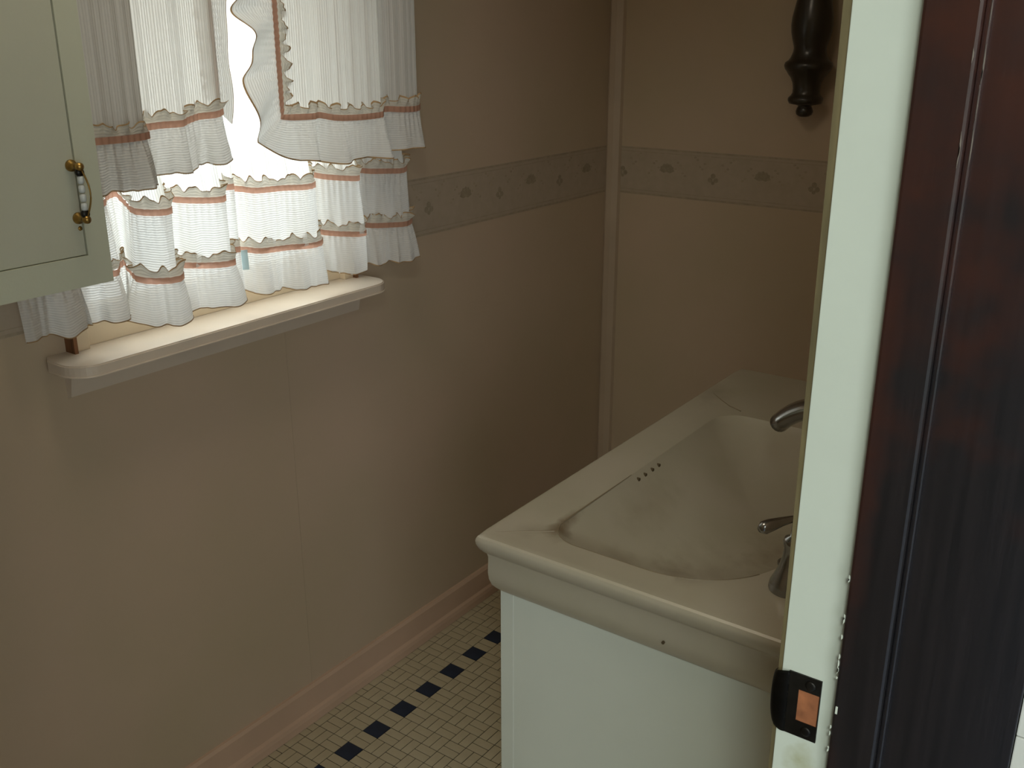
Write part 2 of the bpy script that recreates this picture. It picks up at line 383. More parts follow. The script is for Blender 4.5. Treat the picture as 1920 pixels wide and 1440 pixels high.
from_bm('window_apron', bm, M['sill'], win)
box('stool_extension', -.105, XL, WY0, WY1, .986, .9995, M['sill'], win)
# casing boards with bare outer edges
for y0, y1, e0, e1 in ((.858, .885, .8515, .858), (1.474, 1.498, 1.498, 1.5045)):
    box('side_casing', XL, .003, y0, y1, 1.0, 1.90, M['sash'], win, .0015)
    box('bare_casing_edge', XL, .012, e0, e1, 1.0, 1.90, M['rawwood'], win)
box('head_casing', XL, .003, .8515, 1.5045, 1.90, 1.96, M['sash'], win)
# sash
sx0, sx1 = -.05, -.016
sash = empty('sash'); sash.parent = win
box('bottom_rail', sx0, sx1+.004, WY0, WY1, 1.0, 1.062, M['sash'], sash, .002)
box('top_rail', sx0, sx1, WY0, WY1, 1.83, WZ1, M['sash'], sash, .002)
box('meeting_rail', sx0-.01, sx1, WY0, WY1, 1.575, 1.61, M['sash'], sash, .002)
for y0, y1 in ((WY0, WY0+.032), (WY1-.032, WY1)):
    box('stile', sx0, sx1, y0, y1, 1.062, 1.83, M['sash'], sash, .002)
box('pane', -.036, -.033, WY0+.03, WY1-.03, 1.06, 1.577, M['glass'], sash)
box('pane', -.040, -.037, WY0+.03, WY1-.03, 1.608, 1.832, M['glass'], sash)
boxes('frame_lining', [(-.114, XL, WY0-.001, WY0+.002, 1.0, WZ1), (-.114, XL, WY1-.002, WY1+.001, 1.0, WZ1)], M['sash'], win)

# ------------------------------------------------------------------ door frame
dr = struct(empty('door_1'))
box('rebate_face', 1.249, 1.301, YJ, YJ+.02, 0, 2.05, M['jambw'], dr, .0008)
bm = bmesh.new(); prism(bm, [(1.2488, 0), (1.2488, 2.05), (1.2405, 2.05), (1.2425, 1.5), (1.2452, 1.05), (1.2462, 0)], 'y', YJ+.0012, YJ+.02); from_bm('bare_inner_edge', bm, M['olive'], dr)
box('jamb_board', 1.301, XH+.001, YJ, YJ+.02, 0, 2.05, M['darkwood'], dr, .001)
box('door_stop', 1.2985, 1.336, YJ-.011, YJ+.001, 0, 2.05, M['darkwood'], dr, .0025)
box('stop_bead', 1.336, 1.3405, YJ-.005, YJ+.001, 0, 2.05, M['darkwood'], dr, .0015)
box('head_jamb', XR, XH, DY0, YJ, 2.05, 2.07, M['jambw'], dr)
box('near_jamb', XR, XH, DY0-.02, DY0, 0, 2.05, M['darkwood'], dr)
box('hall_casing', XH+.0015, XH+.022, YJ+.002, YJ+.12, .9935, 2.15, M['hall'], dr, .001)
box('hall_casing', XH+.0015, XH+.022, YJ+.002, YJ+.12, 0, .9925, M['hall'], dr, .001)
box('hall_casing', XH+.0015, XH+.022, DY0-.12, DY0-.002, 0, 2.15, M['hall'], dr, .001)
# strike plate with curved lip, latch hole showing raw wood
sp = empty('strike_plate'); sp.parent = dr
z0, z1 = .919, .981
def plate_piece(bm, x0, x1, za, zb): bx(bm, x0, x1, YJ-.0016, YJ+.0005, za, zb)
bm = bmesh.new()
plate_piece(bm, 1.256, 1.2845, .966, z1); plate_piece(bm, 1.256, 1.2845, z0, .9345)
plate_piece(bm, 1.256, 1.2655, .9345, .966); plate_piece(bm, 1.2838, 1.2845, .9345, .966)
from_bm('plate', bm, M['black'], sp)
bm = bmesh.new(); nu, nv = 10, 14; g = []
for a in range(nu+1):
    row = []
    for b in range(nv+1):
        t = a/nu; v = b/nv*2-1
        inset = .010*t*t*(abs(v)**3)
        x = 1.257-.0185*min(1, t*1.15)*(1-.16*v*v)+.004*max(0, t-.7); y = YJ-.0016-.0012*math.sin(min(1, t/.55)*math.pi)+.012*max(0, t-.5)**2*4
        zc = (z0+z1)/2; hh = (z1-z0)/2-inset
        row.append(bm.verts.new((x, y, zc+v*hh)))
    g.append(row)
for a in range(nu):
    for b in range(nv): bm.faces.new((g[a][b], g[a+1][b], g[a+1][b+1], g[a][b+1]))
r = bmesh.ops.solidify(bm, geom=bm.faces[:], thickness=.0014)
from_bm('curved_lip', bm, M['black'], sp, True)
box('latch_hole_wood', 1.2655, 1.2838, YJ-.0006, YJ+.0004, .9345, .966, M['orange'], sp)
for zz in (.973, .9268):
    bm = bmesh.new(); lathe(bm, [(.0046, YJ-.0015), (.0046, YJ-.0022), (.003, YJ-.0028), (.0004, YJ-.0029)], 1.2755, 0, 14, 'y', zz)
    from_bm('screw', bm, M['black'], sp, True)
# chips of white paint along the stop
bm = bmesh.new()
for q in range(15):
    zz = .90+.21*random.random()**1.2; s = random.uniform(.0010, .0040); a = random.uniform(.0001, .0006)
    prism(bm, [(1.2978, zz-s), (1.2985+a, zz-s*.3), (1.2985+a*.6, zz+s*.5), (1.2978, zz+s)], 'y', YJ-.0113, YJ-.0100)
o = from_bm('paint_chips', bm, M['jambw'], dr); o['kind'] = 'stuff'
bm = bmesh.new()
for q in range(16):
    zz = random.uniform(1.40, 1.56); sl = random.uniform(.004, .013); a = random.uniform(.0003, .0009); xx = random.choice((1.3335, 1.3395))
    prism(bm, [(xx, zz-sl), (xx+a, zz-sl*.2), (xx+a, zz+sl*.4), (xx, zz+sl)], 'y', YJ-.0116 if xx < 1.335 else YJ-.0056, YJ-.0100 if xx < 1.335 else YJ-.004)
o = from_bm('worn_edge', bm, M['worn'], dr); o['kind'] = 'stuff'
box('white_scuff', 1.3005, 1.3022, YJ-.0116, YJ-.0108, .963, .970, M['jambw'], dr)

# ------------------------------------------------------------------ wall cabinet beside the window
wc = empty('wall_cabinet')
CX, CY0, CY1, CZ0, CZ1 = 0.330, 0.10, 0.736, 1.190, 1.98
thing(wc, 'pale green-grey painted wall cabinet hanging beside the curtained window', 'cabinet')
boxes('carcass', [(XL+.001, CX-.018, CY0, CY0+.016, CZ0, CZ1), (XL+.001, CX-.018, CY1-.016, CY1, CZ0, CZ1), (XL+.001, CX-.018, CY0, CY1, CZ0+.006, CZ0+.022),
                  (XL+.001, CX-.018, CY0, CY1, CZ1-.016, CZ1), (XL+.001, XL+.008, CY0, CY1, CZ0, CZ1)], M['cab'], wc)
DYa, DYb, DZa, DZb = CY0+.03, CY1-.0305, CZ0+.0385, CZ1-.04
boxes('face_frame', [(CX-.018, CX, DYb, CY1, CZ0, CZ1), (CX-.018, CX, CY0, DYa, CZ0, CZ1), (CX-.018, CX, DYa, DYb, CZ0, DZa), (CX-.018, CX, DYa, DYb, DZb, CZ1)], M['cab'], wc)
cdoor = box('cabinet_door', CX-.020, CX-.0022, DYa+.0008, DYb-.0008, DZa+.0008, DZb-.0008, M['cabdoor'], wc, .0012)
hd = empty('door_handle'); hd.parent = wc; hd['label'] = 'white and brass bail pull'
hy, hza, hzb = .700, 1.276, 1.340
for zz in (hza, hzb):
    bm = bmesh.new(); lathe(bm, [(.0075, CX-.0034), (.0070, CX+.001), (.0040, CX+.003), (.0034, CX+.012), (.0050, CX+.014), (.0048, CX+.019), (.001, CX+.021)], 0, hy, 16, 'x', zz)
    from_bm('post', bm, M['brass'], hd, True)
    bm = bmesh.new(); lathe(bm, [(.0046, CX+.012), (.0056, CX+.015), (.0046, CX+.018)], 0, hy, 14, 'x', zz+(.007 if zz == hza else -.007))
    from_bm('dark_collar', bm, M['black'], hd, True)
bm = bmesh.new()
for k in range(4):
    za = hza+.011+k*.0108
    lathe(bm, [(.0030, za), (.0040, za+.002), (.0040, za+.0075), (.0030, za+.0095)], CX+.015, hy, 12)
from_bm('porcelain_grip', bm, M['porc'], hd, True)
for off, am in ((.0035, .010), (.006, .006)):
    bm = bmesh.new(); tube(bm, [(CX+.015+am*math.sin(math.pi*t/12), hy+off*math.sin(math.pi*t/12)+.001, hza+(hzb-hza)*t/12) for t in range(13)], .0011, 8)
    from_bm('bail_wire', bm, M['brass'], hd, True)
bm = bmesh.new(); lathe(bm, [(.003, CX-.0034), (.003, CX-.002), (.001, CX-.0015)], 0, hy+.001, 10, 'x', hza-.013); from_bm('screw', bm, M['brass'], hd, True)

# ------------------------------------------------------------------ vanity
VX0, VY0, VY1, VZ = 0.676, 1.037, 1.985, 0.800
vc = empty('vanity_cabinet'); thing(vc, 'white vanity cabinet with plain side panel under the marble sink top', 'vanity')
px0, py0, pz1 = VX0+.0285, VY0+.0285, .7085
box('side_panel', px0+.024, XR-.002, py0, py0+.016, .0005, pz1, M['vanity'], vc, .0008)
box('side_panel', px0+.024, XR-.002, VY1-.045, VY1-.029, .0005, pz1, M['vanity'], vc, .0008)
boxes('face_frame', [(px0, px0+.0228, py0, py0+.05, .09, pz1), (px0, px0+.0228, VY1-.08, VY1-.029, .09, pz1), (px0, px0+.0228, py0+.05, VY1-.08, .09, .13),
                     (px0, px0+.0228, py0+.05, VY1-.08, pz1-.04, pz1)], M['vanity'], vc, .0006)
box('edge_strip', px0+.0228, px0+.0241, py0-.0008, py0+.01, .0005, pz1, M['vanin'], vc)
box('toe_kick', px0+.06, px0+.075, py0+.016, VY1-.045, .0005, .09, M['vanity'], vc)
dmid = (py0+VY1-.029)/2
for y0, y1, s in ((py0+.030, dmid-.003, 1), (dmid+.003, VY1-.06, -1)):
    d = box('vanity_door', px0-.016, px0-.0002, y0, y1, .11, pz1-.022, M['vanity'], vc, .004)
    bm = bmesh.new(); lathe(bm, [(.006, px0-.016), (.006, px0-.026), (.014, px0-.032), (.012, px0-.040), (.002, px0-.042)], 0, (y1-.04 if s == 1 else y0+.04), 16, 'x', .56)
    k = from_bm('knob', bm, M['chrome'], d, True)

# top with integral basin
bxc, byc = .915, 1.413
def outline(ang_n):
    """basin rim: rounded rectangle, tight corners at the front, wide ones at the faucet side"""
    x0, x1, y0, y1 = .757, 1.076, 1.101, 1.725
    rf, rb_ = .055, .150
    pts = []
    def arc(cx, cy, r, a0, a1, n):
        for k in range(n+1):
            a = a0+(a1-a0)*k/n; pts.append((cx+r*math.cos(a), cy+r*math.sin(a)))
    arc(x1-rb_, y0+rb_, rb_, -math.pi/2, 0, 20)
    arc(x1-rb_, y1-rb_, rb_, 0, math.pi/2, 20)
    arc(x0+rf, y1-rf, rf, math.pi/2, math.pi, 12)
    arc(x0+rf, y0+rf, rf, math.pi, math.pi*1.5, 12)
    # resample by angle about the centre
    P = []
    for k in range(ang_n):
        a = 2*math.pi*k/ang_n; d = (math.cos(a), math.sin(a)); best = None
        for i in range(len(pts)):
            p, q = pts[i], pts[(i+1) % len(pts)]
            ex, ey = q[0]-p[0], q[1]-p[1]
            den = d[0]*ey-d[1]*ex
            if abs(den) < 1e-12: continue
            t = ((p[0]-bxc)*ey-(p[1]-byc)*ex)/den; s = ((p[0]-bxc)*d[1]-(p[1]-byc)*d[0])/den
            if t > 0 and -1e-6 <= s <= 1+1e-6 and (best is None or t > best): best = t
        P.append((bxc+d[0]*best, byc+d[1]*best))
    return P
NA = 240
rim = outline(NA)
prof = [(.012, .8000), (.006, .7995), (.0025, .7975), (.0006, .794), (0, .790), (.0008, .784), (.0035, .7775), (.0080, .7725), (.0120, .7690), (.0138, .763), (.0136, .750), (.0132, .737), (.0145, .726), (.0185, .715), (.0245, .7065), (.030, .7055)]
def rect_pt(k, ins):
    a = 2*math.pi*k/NA; d = (math.cos(a), math.sin(a))
    x0, x1, y0, y1 = VX0+ins, XR-.0015, VY0+ins, VY1-ins
    ts = []
    if d[0] > 1e-9: ts.append((x1-bxc)/d[0])
    if d[0] < -1e-9: ts.append((x0-bxc)/d[0])
    if d[1] > 1e-9: ts.append((y1-byc)/d[1])
    if d[1] < -1e-9: ts.append((y0-byc)/d[1])
    t = min(ts); return [bxc+d[0]*t, byc+d[1]*t]
# snap nearest rays to the corners, then round the free corners slightly
corner_idx = {}
for cxn, cyn in ((VX0, VY0), (VX0, VY1), (XR-.0015, VY0), (XR-.0015, VY1)):
    a = math.atan2(cyn-byc, cxn-bxc) % (2*math.pi); corner_idx[(cxn, cyn)] = round(a/(2*math.pi)*NA) % NA
def ring_rect(ins):
    P = [rect_pt(k, ins) for k in range(NA)]
    for (cxn, cyn), k in corner_idx.items():
        x = VX0+ins if cxn == VX0 else XR-.0015; y = VY0+ins if cyn == VY0 else VY1-ins
        c = .0022 if cxn == VX0 else 0
        P[k] = [x+c, y+(c if cyn == VY0 else -c)]
    return P
rings = []
DEPTH = .105
for s in [0.0, .12, .25, .4, .55, .68, .78, .86, .92, .96, .985, 1.0]:
    ring = []
    for k in range(NA):
        x = bxc+.105+(rim[k][0]-bxc-.105)*s; y = byc+(rim[k][1]-byc)*s
        dz = DEPTH*(1-s**2.2)**.9 if s < 1 else 0
        ring.append((x, y, .7962-dz))
    rings.append(ring)
flat = []
for t, z in ((.045, .7975), (.5, .7985), (.93, .7996)):
    R0 = ring_rect(.014); flat.append([(rim[k][0]+(R0[k][0]-rim[k][0])*t, rim[k][1]+(R0[k][1]-rim[k][1])*t, z) for k in range(NA)])
rings += flat
for ins, z in prof: rings.append([(p[0], p[1], z) for p in ring_rect(ins)])
bm = bmesh.new(); V = [[bm.verts.new(p) for p in r_] for r_ in rings[1:]]
ctr = bm.verts.new((bxc+.105, byc, .7962-DEPTH))
for k in range(NA): bm.faces.new((ctr, V[0][k], V[0][(k+1) % NA]))
for i in range(len(V)-1):
    for k in range(NA): bm.faces.new((V[i][k], V[i][(k+1) % NA], V[i+1][(k+1) % NA], V[i+1][k]))
vt = from_bm('marble_sink', bm, M['marble'], None, True)
thing(vt, 'cream marble vanity top with moulded basin and brown stains at its corner', 'sink')
md = vt.modifiers.new('edge', 'EDGE_SPLIT'); md.split_angle = math.radians(24)
# overflow slots, drain, nick in the skirt
for k, yy in enumerate((1.372, 1.395, 1.420, 1.443)):
    bm = bmesh.new(); lathe(bm, [(.0034, .7622), (.0034, .7675), (.001, .7678)], 0, yy, 12, 'x', .7865)
    o = from_bm('overflow_hole', bm, M['hole'], vt)
bm = bmesh.new(); lathe(bm, [(.019, .6905), (.019, .6945), (.015, .6953), (.012, .693), (.001, .693)], bxc+.105, byc, 24); from_bm('drain_ring', bm, M['chrome'], vt, True)
bm = bmesh.new(); lathe(bm, [(.0022, VY0+.0100), (.0022, VY0+.0130)], .984, 0, 10, 'y', .731); from_bm('chip', bm, M['hole'], vt)

# discoloured mitre lines in the deck corners
for pts in ([(.697, 1.0635), (.715, 1.079), (.735, 1.096), (.752, 1.109), (.764, 1.119)], [(.700, 1.800), (.728, 1.775), (.757, 1.752), (.785, 1.740)]):
    bm = bmesh.new(); tube(bm, [(x, y, .7994-.0016*(i/4)) for i, (x, y) in enumerate(pts)], [.0004, .0008, .0009, .0011, .0014][:len(pts)], 6); from_bm('stained_mitre', bm, M['brown_mark'], vt)
rk = sorted([p for p in rim if p[1] < 1.19 and p[0] < 1.06], key=lambda p: p[0])
bm = bmesh.new(); tube(bm, [(x, y-.0002, .7966) for x, y in rk], .0007, 6); from_bm('rim_crease_line', bm, M['brown_mark'], vt)  # dark crease of the near rim drawn as a thin brown line
rk = sorted([p for p in rim if 1.155 < p[1] < 1.365 and p[0] < .9], key=lambda p: p[1])
bm = bmesh.new(); tube(bm, [(x, y, .7966) for x, y in rk], [.0014-.0009*i/len(rk) for i in range(len(rk))], 6); from_bm('rim_crease_line', bm, M['brown_mark'], vt)  # same drawn crease line along the front rim, thinning out
# faucet
fc = empty('faucet'); thing(fc, 'tarnished chrome faucet with arched spout and lever handles on the vanity top', 'faucet')
bm = bmesh.new()
pts, rad, fa = [], [], []
for k in range(21):
    t = k/20; a = math.pi*(0.0+t*.80)
    x = 1.066+.104*math.cos(a); z = .868+.098*math.sin(a)
    pts.append((x, 1.413, z)); rad.append(.018-.003*t); fa.append(1.0+.9*t)
pts = [(1.17, 1.413, .7985), (1.17, 1.413, .83)]+pts; rad = [.020, .018]+rad; fa = [1, 1]+fa
tube(bm, pts, rad, 18, True, fa); from_bm('spout', bm, M['chrome'], fc, True)
bm = bmesh.new(); lathe(bm, [(.031, .7985), (.031, .802), (.026, .809), (.021, .815)], 1.17, 1.413, 24); from_bm('spout_base', bm, M['chrome'], fc, True)
for yy, s in ((1.163, 1), (1.663, -1)):
    hx = 1.105
    h = empty('handle'); h.parent = fc
    bm = bmesh.new(); lathe(bm, [(.0255, .7978), (.0262, .801), (.0250, .809), (.0205, .819), (.0150, .832), (.0118, .846), (.0108, .858), (.0120, .864), (.0128, .869), (.0110, .874), (.0045, .877), (.0035, .892), (.003, .899)], hx, yy, 28); from_bm('bell_body', bm, M['chrome'], h, True)
    bm = bmesh.new(); tube(bm, [(hx+.004, yy+.014*s, .899), (hx-.004, yy+.002*s, .8995), (hx-.013, yy-.014*s, .8995), (hx-.021, yy-.030*s, .899), (hx-.026, yy-.040*s, .898), (hx-.029, yy-.046*s, .897)], [.0035, .0045, .0062, .0085, .0088, .0045], 14); from_bm('lever', bm, M['chrome'], h, True)

# ------------------------------------------------------------------ turned ornament on the back wall
half = [(.0, 1.2870), (.012, 1.2885), (.0195, 1.294), (.021, 1.301), (.0185, 1.309), (.016, 1.3135), (.020, 1.316), (.0385, 1.3195), (.0425, 1.327), (.0420, 1.333), (.036, 1.339), (.033, 1.345), (.0325, 1.355), (.0345, 1.368),
        (.040, 1.380), (.0470, 1.389), (.0515, 1.396), (.0560, 1.402), (.0580, 1.409), (.0560, 1.416), (.0490, 1.421), (.0450, 1.426), (.0420, 1.433), (.0395, 1.440), (.0385, 1.449), (.0400, 1.456), (.0440, 1.470), (.0478, 1.486), (.0492, 1.502),
        (.0480, 1.520), (.0440, 1.542), (.0395, 1.566), (.0350, 1.600), (.0320, 1.650), (.0330, 1.700)]
prof2 = half+[(r_, 3.4-z) for r_, z in reversed(half[:-1])]
fn = empty('turned_wall_ornament'); thing(fn, 'dark turned wooden spindle with ringed finial hanging on back wall', 'wall ornament')
YF = YB-.0595
bm = bmesh.new(); lathe(bm, [(max(r_, .0004), z) for r_, z in prof2], .573, YF, 40); from_bm('spindle', bm, M['finial'], fn, True)
for z_ in (1.62, 1.74): box('wall_bracket', .555, .591, YF, YB-.0005, z_, z_+.04, M['finial'], fn)

# ------------------------------------------------------------------ curtains
def smooth_path(K, n):
    """Catmull-Rom through knots (tuples), resampled evenly by arc length of the first two entries"""
    K = [tuple(2*a-b for a, b in zip(K[0], K[1]))]+list(K)+[tuple(2*a-b for a, b in zip(K[-1], K[-2]))]
    pts = []
    for i in range(1, len(K)-2):
        for s in range(16):
            t = s/16
            pts.append(tuple(.5*(2*b+(c-a)*t+(2*a-5*b+4*c-d)*t*t+(3*b-a-3*c+d)*t*t*t) for a, b, c, d in zip(K[i-1], K[i], K[i+1], K[i+2])))
    pts.append(K[-2])
    ln = [0]
    for p, q in zip(pts, pts[1:]): ln.append(ln[-1]+math.hypot(q[0]-p[0], q[1]-p[1]))
    res = []; j = 0
    for k in range(n):
        s = ln[-1]*k/(n-1)
        while j < len(ln)-2 and ln[j+1] < s: j += 1
        u = (s-ln[j])/max(1e-9, ln[j+1]-ln[j]); u = min(max(u, 0), 1)
        res.append(tuple(a+(b-a)*u for a, b in zip(pts[j], pts[j+1]))+(s,))
    return res
def grid(name, rows, uvs, m, parent, smooth=True):
    nr, nc = len(rows), len(rows[0])
    me = bpy.data.meshes.new(name)
    me.from_pydata([p for r_ in rows for p in r_], [], [(i*nc+j, i*nc+j+1, (i+1)*nc+j+1, (i+1)*nc+j) for i in range(nr-1) for j in range(nc-1)])
    ul = me.uv_layers.new(name='UVMap'); fu = [u for r_ in uvs for u in r_]
    for lp in me.loops: ul.data[lp.index].uv = fu[lp.vertex_index]
    return link(name, me, m, parent, smooth)
def normals2(P):
    N_ = []
    for i in range(len(P)):
        a, b = P[max(i-2, 0)], P[min(i+2, len(P)-1)]
        ty, tx = b[0]-a[0], b[1]-a[1]; l = math.hypot(ty, tx) or 1
        N_.append((ty/l, -tx/l))            # (x, y) components
    return N_
def wav(s, seed, freqs):
    r_ = 0
    for k, (a, w) in enumerate(freqs):
        p = 2*math.pi*s/w+seed*1.7*k+seed+.5*math.sin(2*math.pi*s/(w*2.7)+seed)
        r_ += a*(math.sin(p)+.30*math.sin(2*p))
    return r_
class Fold:
    def __init__(self, knots, n=420):
        self.P = smooth_path(knots, n); self.N = normals2(self.P)     # P: (Y, X, dz, s)
def put(F, i, off, z, dzw=1.0):
    y, x, dz, s = F.P[i]; nx, ny = F.N[i]
    return (max(x+nx*off, .006), y+ny*off, z+dz*dzw)
def sheet(name, F, ztop, zbot, m, parent, seed, comp=1.0, amp=.0025):
    rows, uvs = [], []
    nr = 40 if comp < 1 else 16; my = sum(p[1] for p in F.P)/len(F.P)
    for r_ in range(nr+1):
        t = r_/nr; z = ztop+(zbot-ztop)*t; row, ur = [], []
        for i, p in enumerate(F.P):
            off = amp*wav(p[3], seed, [(.6, .031), (.4, .017)])*(0.4+.6*t)
            q = put(F, i, off, z, t); k_ = comp+(1-comp)*t**8; row.append((.034+(q[0]-.034)*k_, q[1], q[2])); ur.append((p[3], z))
        rows.append(row); uvs.append(ur)
    return grid(name, rows, uvs, m, parent)
def ruffle(F, zr, zb, parent, seed, flare=.006, amp=.007, rh=.0105, head=.015, i0=0, i1=None, waves=((.60, .088), (.40, .050), (.18, .024)), hemvar=.003, off0=0.0, hem=True):
    """header frill, ribbon, gathered skirt and stitched hem that follow the folds"""
    i1 = i1 or len(F.P); I = range(i0, i1)
    def skirt_pt(i, t):
        s = F.P[i][3]
        fine = .0022*math.sin(2*math.pi*s/.0125+seed*3+math.sin(s*70))*(1-t)**2
        big = amp*(t**.8)*wav(s, seed, waves)
        z = zr-rh*.5+(zb-(zr-rh*.5))*t + hemvar*t*wav(s, seed+2, [(.6, .06), (.4, .035)])
        p = put(F, i, off0+.002+flare*math.sin(t*math.pi*.5)+fine+big, z); return p
    nr = 12
    rows = [[skirt_pt(i, r_/nr) for i in I] for r_ in range(nr+1)]
    uvs = [[(F.P[i][3], r_/nr*(zr-zb)) for i in I] for r_ in range(nr+1)]
    sk = grid('ruffle', rows, uvs, M['cloth_h'], parent)
    rows = [[tuple(a+b for a, b in zip(skirt_pt(i, t), (dx, 0, 0))) for i in I] for t, dx in ((.976, .0012), (1.0, .0014), (1.004, 0), (1.0, -.0008))]
    if hem: grid('hem_stitch', rows, [[(0, 0) for i in I] for _ in rows], M['stitch'], sk)
    def head_pt(i, t):
        s = F.P[i][3]
        let = .007*t*(math.sin(2*math.pi*s/.033+1.6*math.sin(2*math.pi*s/.097+seed)+seed)+.3*math.sin(2*math.pi*s/.0137+seed))
        z = zr+rh*.5+head*t*(1+.30*math.sin(2*math.pi*s/.035+1.6*math.sin(2*math.pi*s/.11+seed)+seed*2)+.10*math.sin(2*math.pi*s/.014))
        return put(F, i, off0+.0045+.002*t+let, z)
    rows = [[head_pt(i, r_/5) for i in I] for r_ in range(6)]
    hdp = grid('ruffle_header', rows, [[(F.P[i][3], r_/5*head) for i in I] for r_ in range(6)], M['cloth_head'], parent)
    rows = [[tuple(a+b for a, b in zip(head_pt(i, t), (dx, 0, 0))) for i in I] for t, dx in ((.90, .0008), (1.0, .001), (1.03, 0))]
    grid('hem_stitch', rows, [[(0, 0) for i in I] for _ in rows], M['stitch'], hdp)
    rows = [[put(F, i, off0+.0050+.0008*math.sin(2*math.pi*F.P[i][3]/.0105+seed*3), zr+rh*(.5-r_/3)) for i in I] for r_ in range(4)]
    grid('ribbon', rows, [[(0, 0) for i in I] for _ in rows], M['ribbon'], parent)

ZTOP = 1.80
# lower tier, left
cl = empty('lower_curtain'); thing(cl, 'white double-ruffled lower curtain on the left half of window', 'curtain')
F = Fold([(.757, .030, .016), (.795, .034, .013), (.834, .040, .012), (.862, .022, .016), (.888, .034, .016), (.912, .044, .016), (.930, .026, .022), (.956, .020, .024), (.963, .040, .010), (.960, .068, .0), (.990, .086, -.004), (1.008, .082, -.002),
          (1.016, .046, .006), (1.036, .026, .008), (1.060, .046, .003), (1.095, .070, .0), (1.122, .076, .0), (1.134, .048, .005), (1.152, .036, .01), (1.172, .046, .012)])
sheet('curtain_panel', F, ZTOP, 1.222, M['cloth_v'], cl, 1.0, comp=.5)
ruffle(F, 1.222, 1.112, cl, 1.0, flare=.004, amp=.006, hem=False)
ruffle(F, 1.112, 1.036, cl, 2.3, flare=.008, amp=.013, off0=.007)
# lower tier, right
cr_ = empty('lower_curtain'); thing(cr_, 'white double-ruffled lower curtain on the right half, with small care label', 'curtain')
F = Fold([(1.180, .030, .006), (1.195, .040, .004), (1.215, .052, .0), (1.262, .068, .0), (1.305, .082, -.002), (1.330, .078, .0), (1.342, .048, .006), (1.366, .030, .010), (1.392, .044, .004), (1.420, .066, .0), (1.446, .080, -.002),
          (1.456, .058, .004), (1.474, .046, .008), (1.500, .062, .004), (1.532, .078, .002), (1.566, .086, .0), (1.596, .070, .002), (1.612, .040, .004)])
sheet('curtain_panel', F, ZTOP, 1.222, M['cloth_v'], cr_, 4.0, comp=.5)
ruffle(F, 1.222, 1.114, cr_, 4.2, flare=.004, amp=.006, hem=False)
ruffle(F, 1.114, 1.036, cr_, 5.1, flare=.008, amp=.013, off0=.007)
bm = bmesh.new(); prism(bm, [(1.171, 1.120), (1.186, 1.119), (1.187, 1.082), (1.172, 1.084)], 'x', .0500, .0503)
o = from_bm('care_label', bm, M['tagblue'], cr_)

# upper tier
def side_ruffle(path, outward, parent, seed, xoff, sgn, amp=.010, wl=.058):
    """ruffle that runs along a path of (Y, Z, X, width) points; outward gives the direction in the curtain plane"""
    P = path; n = len(P); s = 0
    S = [0]
    for a, b in zip(P, P[1:]): S.append(S[-1]+math.hypot(b[0]-a[0], b[1]-a[1]))
    def dirn(i):
        return outward[i]
    def pt(i, t):
        y, z, x, wd = P[i]; dy, dz = dirn(i); ss = S[i]
        sk_ = ss-.35*wd*t*(1 if i < 150 else 0)
        wave = amp*t*(.6*math.sin(2*math.pi*sk_/wl+seed)+.4*math.sin(2*math.pi*sk_/(wl*.6)+seed*2))
        fine = .0016*math.sin(2*math.pi*ss/.0105)*(1-t)
        wv = wd*(1+(.18 if i < 150 else .05)*math.sin(2*math.pi*ss/(wl*1.5)+seed+1.2))
        return (x+xoff+.004*t+wave+fine, y+dy*wv*t, z+dz*wv*t)
    nr = 12
    rows = [[pt(i, r_/nr) for i in range(n)] for r_ in range(nr+1)]
    sk = grid('ruffle', rows, [[(S[i], r_/nr*P[i][3]) for i in range(n)] for r_ in range(nr+1)], M['cloth_h'], parent)
    rows = [[tuple(a+b for a, b in zip(pt(i, t), (dx, 0, 0))) for i in range(n)] for t, dx in ((.972, .0012), (1.0, .0012), (1.006, 0))]
    grid('hem_stitch', rows, [[(0, 0)]*n for _ in rows], M['stitch'], sk)
    def hp(i, t):
        y, z, x, wd = P[i]; dy, dz = dirn(i); ss = S[i]
        let = .006*t*(math.sin(2*math.pi*ss/.023+1.3*math.sin(2*math.pi*ss/.083+seed)+seed)+.4*math.sin(2*math.pi*ss/.0097))
        wv = (.005+.016*t*(1+.35*math.sin(2*math.pi*ss/.029+seed)))
        return (x+xoff+.003+let, y-dy*wv, z-dz*wv)
    rows = [[hp(i, r_/5) for i in range(n)] for r_ in range(6)]
    hh_ = grid('ruffle_header', rows, [[(S[i], r_/5*.018) for i in range(n)] for r_ in range(6)], M['cloth_head'], parent)
    rows = [[tuple(a+b for a, b in zip(hp(i, t), (dx, 0, 0))) for i in range(n)] for t, dx in ((.88, .0008), (1.0, .0008), (1.04, 0))]
    grid('hem_stitch', rows, [[(0, 0)]*n for _ in rows], M['stitch'], hh_)
    rows = [[(P[i][2]+xoff+.004+.0008*math.sin(2*math.pi*S[i]/.0105), P[i][0]+dirn(i)[0]*q, P[i][1]+dirn(i)[1]*q) for i in range(n)] for q in (-.0055, 0, .0055)]
    grid('ribbon', rows, [[(0, 0)]*n for _ in rows], M['ribbon'], parent)

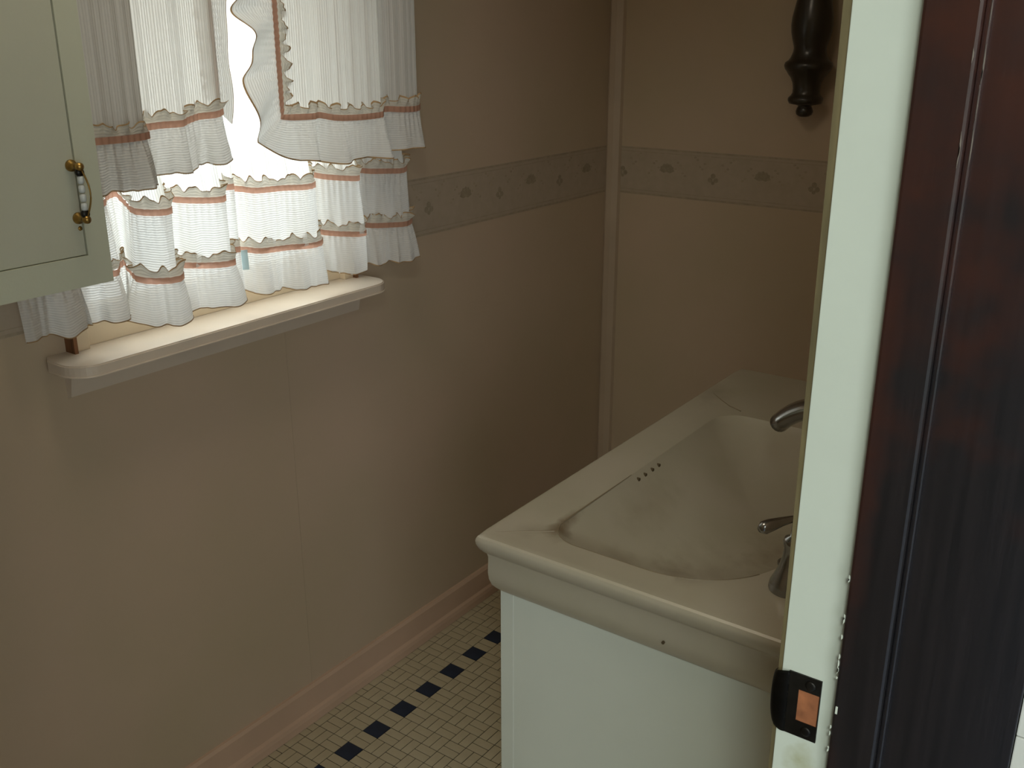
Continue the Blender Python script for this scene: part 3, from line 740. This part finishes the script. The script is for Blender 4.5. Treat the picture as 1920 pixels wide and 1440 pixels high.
def corner_path(F, ztop, zr, edge, wd_side, wd_bot):
    """down the inner edge of panel F and then along its bottom. edge = 0 (first column) or -1"""
    idx = list(range(len(F.P))) if edge == 0 else list(range(len(F.P)-1, -1, -1))
    e = F.P[idx[0]]; sd = -1 if edge == 0 else 1
    P, O = [], []
    n = 150
    for k in range(n):
        t = k/n; P.append((e[0]-sd*.002, ztop+(zr+e[2]-ztop)*t, e[1], wd_side)); 
        b = max(0, (t-.86)/.14); a = b*math.pi/4
        O.append((sd*math.cos(a), -math.sin(a)))
    m_ = 0
    for q in idx:
        p = F.P[q]; d = abs(p[3]-e[3]); b = min(1, d/.03); a = math.pi/4+b*math.pi/4
        P.append((p[0], zr+p[2], p[1], wd_side+(wd_bot-wd_side)*b)); O.append((sd*math.cos(a), -math.sin(a)))
    return P, O

ul = empty('upper_curtain'); thing(ul, 'white ruffled upper curtain panel next to the wall cabinet', 'curtain')
F = Fold([(.850, 0.112, -.004), (.880, 0.117, -.004), (.920, 0.119, -.004), (.952, 0.117, -.003), (.960, 0.110, -.002), (.935, 0.104, -.002), (.890, 0.101, -.002), (.878, 0.094, 0), (.890, 0.088, .002), (.935, 0.085, .004), (.975, 0.083, .006), (1.005, 0.088, .008), (1.032, 0.100, .009), (1.050, 0.092, .012), (1.078, 0.086, .016), (1.105, 0.096, .018), (1.128, 0.086, .022)], 360)
sheet('curtain_panel', F, ZTOP, 1.345, M['cloth_v'], ul, 7.0)
P, O = corner_path(F, ZTOP-.02, 1.345, -1, .036, .086)
P = [(y, z, x, wd) for (y, z, x, wd) in P]
side_ruffle(P[:150], O[:150], ul, 1.1, -.010, 1, amp=.006, wl=.16)
ruffle(F, 1.345, 1.268, ul, 7.7, flare=.006, amp=.013)
ur = empty('upper_curtain'); thing(ur, 'white ruffled upper curtain panel with ribbon-edged side frill, beside bare wall', 'curtain')
F = Fold([(1.252, 0.086, .004), (1.275, 0.090, .002), (1.310, 0.104, .002), (1.335, 0.094, .002), (1.365, 0.104, -.004), (1.400, 0.112, -.006), (1.440, 0.118, -.006), (1.476, 0.120, -.004), (1.494, 0.098, .0), (1.515, 0.094, .002), (1.545, 0.112, .0), (1.580, 0.116, .0), (1.604, 0.102, .004), (1.618, 0.068, .008), (1.645, 0.058, .012)], 400)
sheet('curtain_panel', F, ZTOP, 1.345, M['cloth_v'], ur, 9.0)
P, O = corner_path(F, ZTOP-.02, 1.345, 0, .066, .080)
side_ruffle(P, O, ur, 2.0, .004, -1, amp=.022, wl=.095)

# rods that carry the curtains (just above the picture)
for nm, x, z, lab in (('curtain_rod', .046, ZTOP-.004, 'thin white rod of the lower curtains'), ('curtain_rod', .104, ZTOP-.004, 'thin white rod of the upper curtains, nearer the room')):
    bm = bmesh.new(); tube(bm, [(XL, .80-x, z), (x, .805-x, z), (x, 1.20, z), (x, 1.595+x, z), (XL, 1.60+x, z)], .005, 10)
    thing(from_bm(nm, bm, M['porc'], None, True), lab, 'curtain rod')
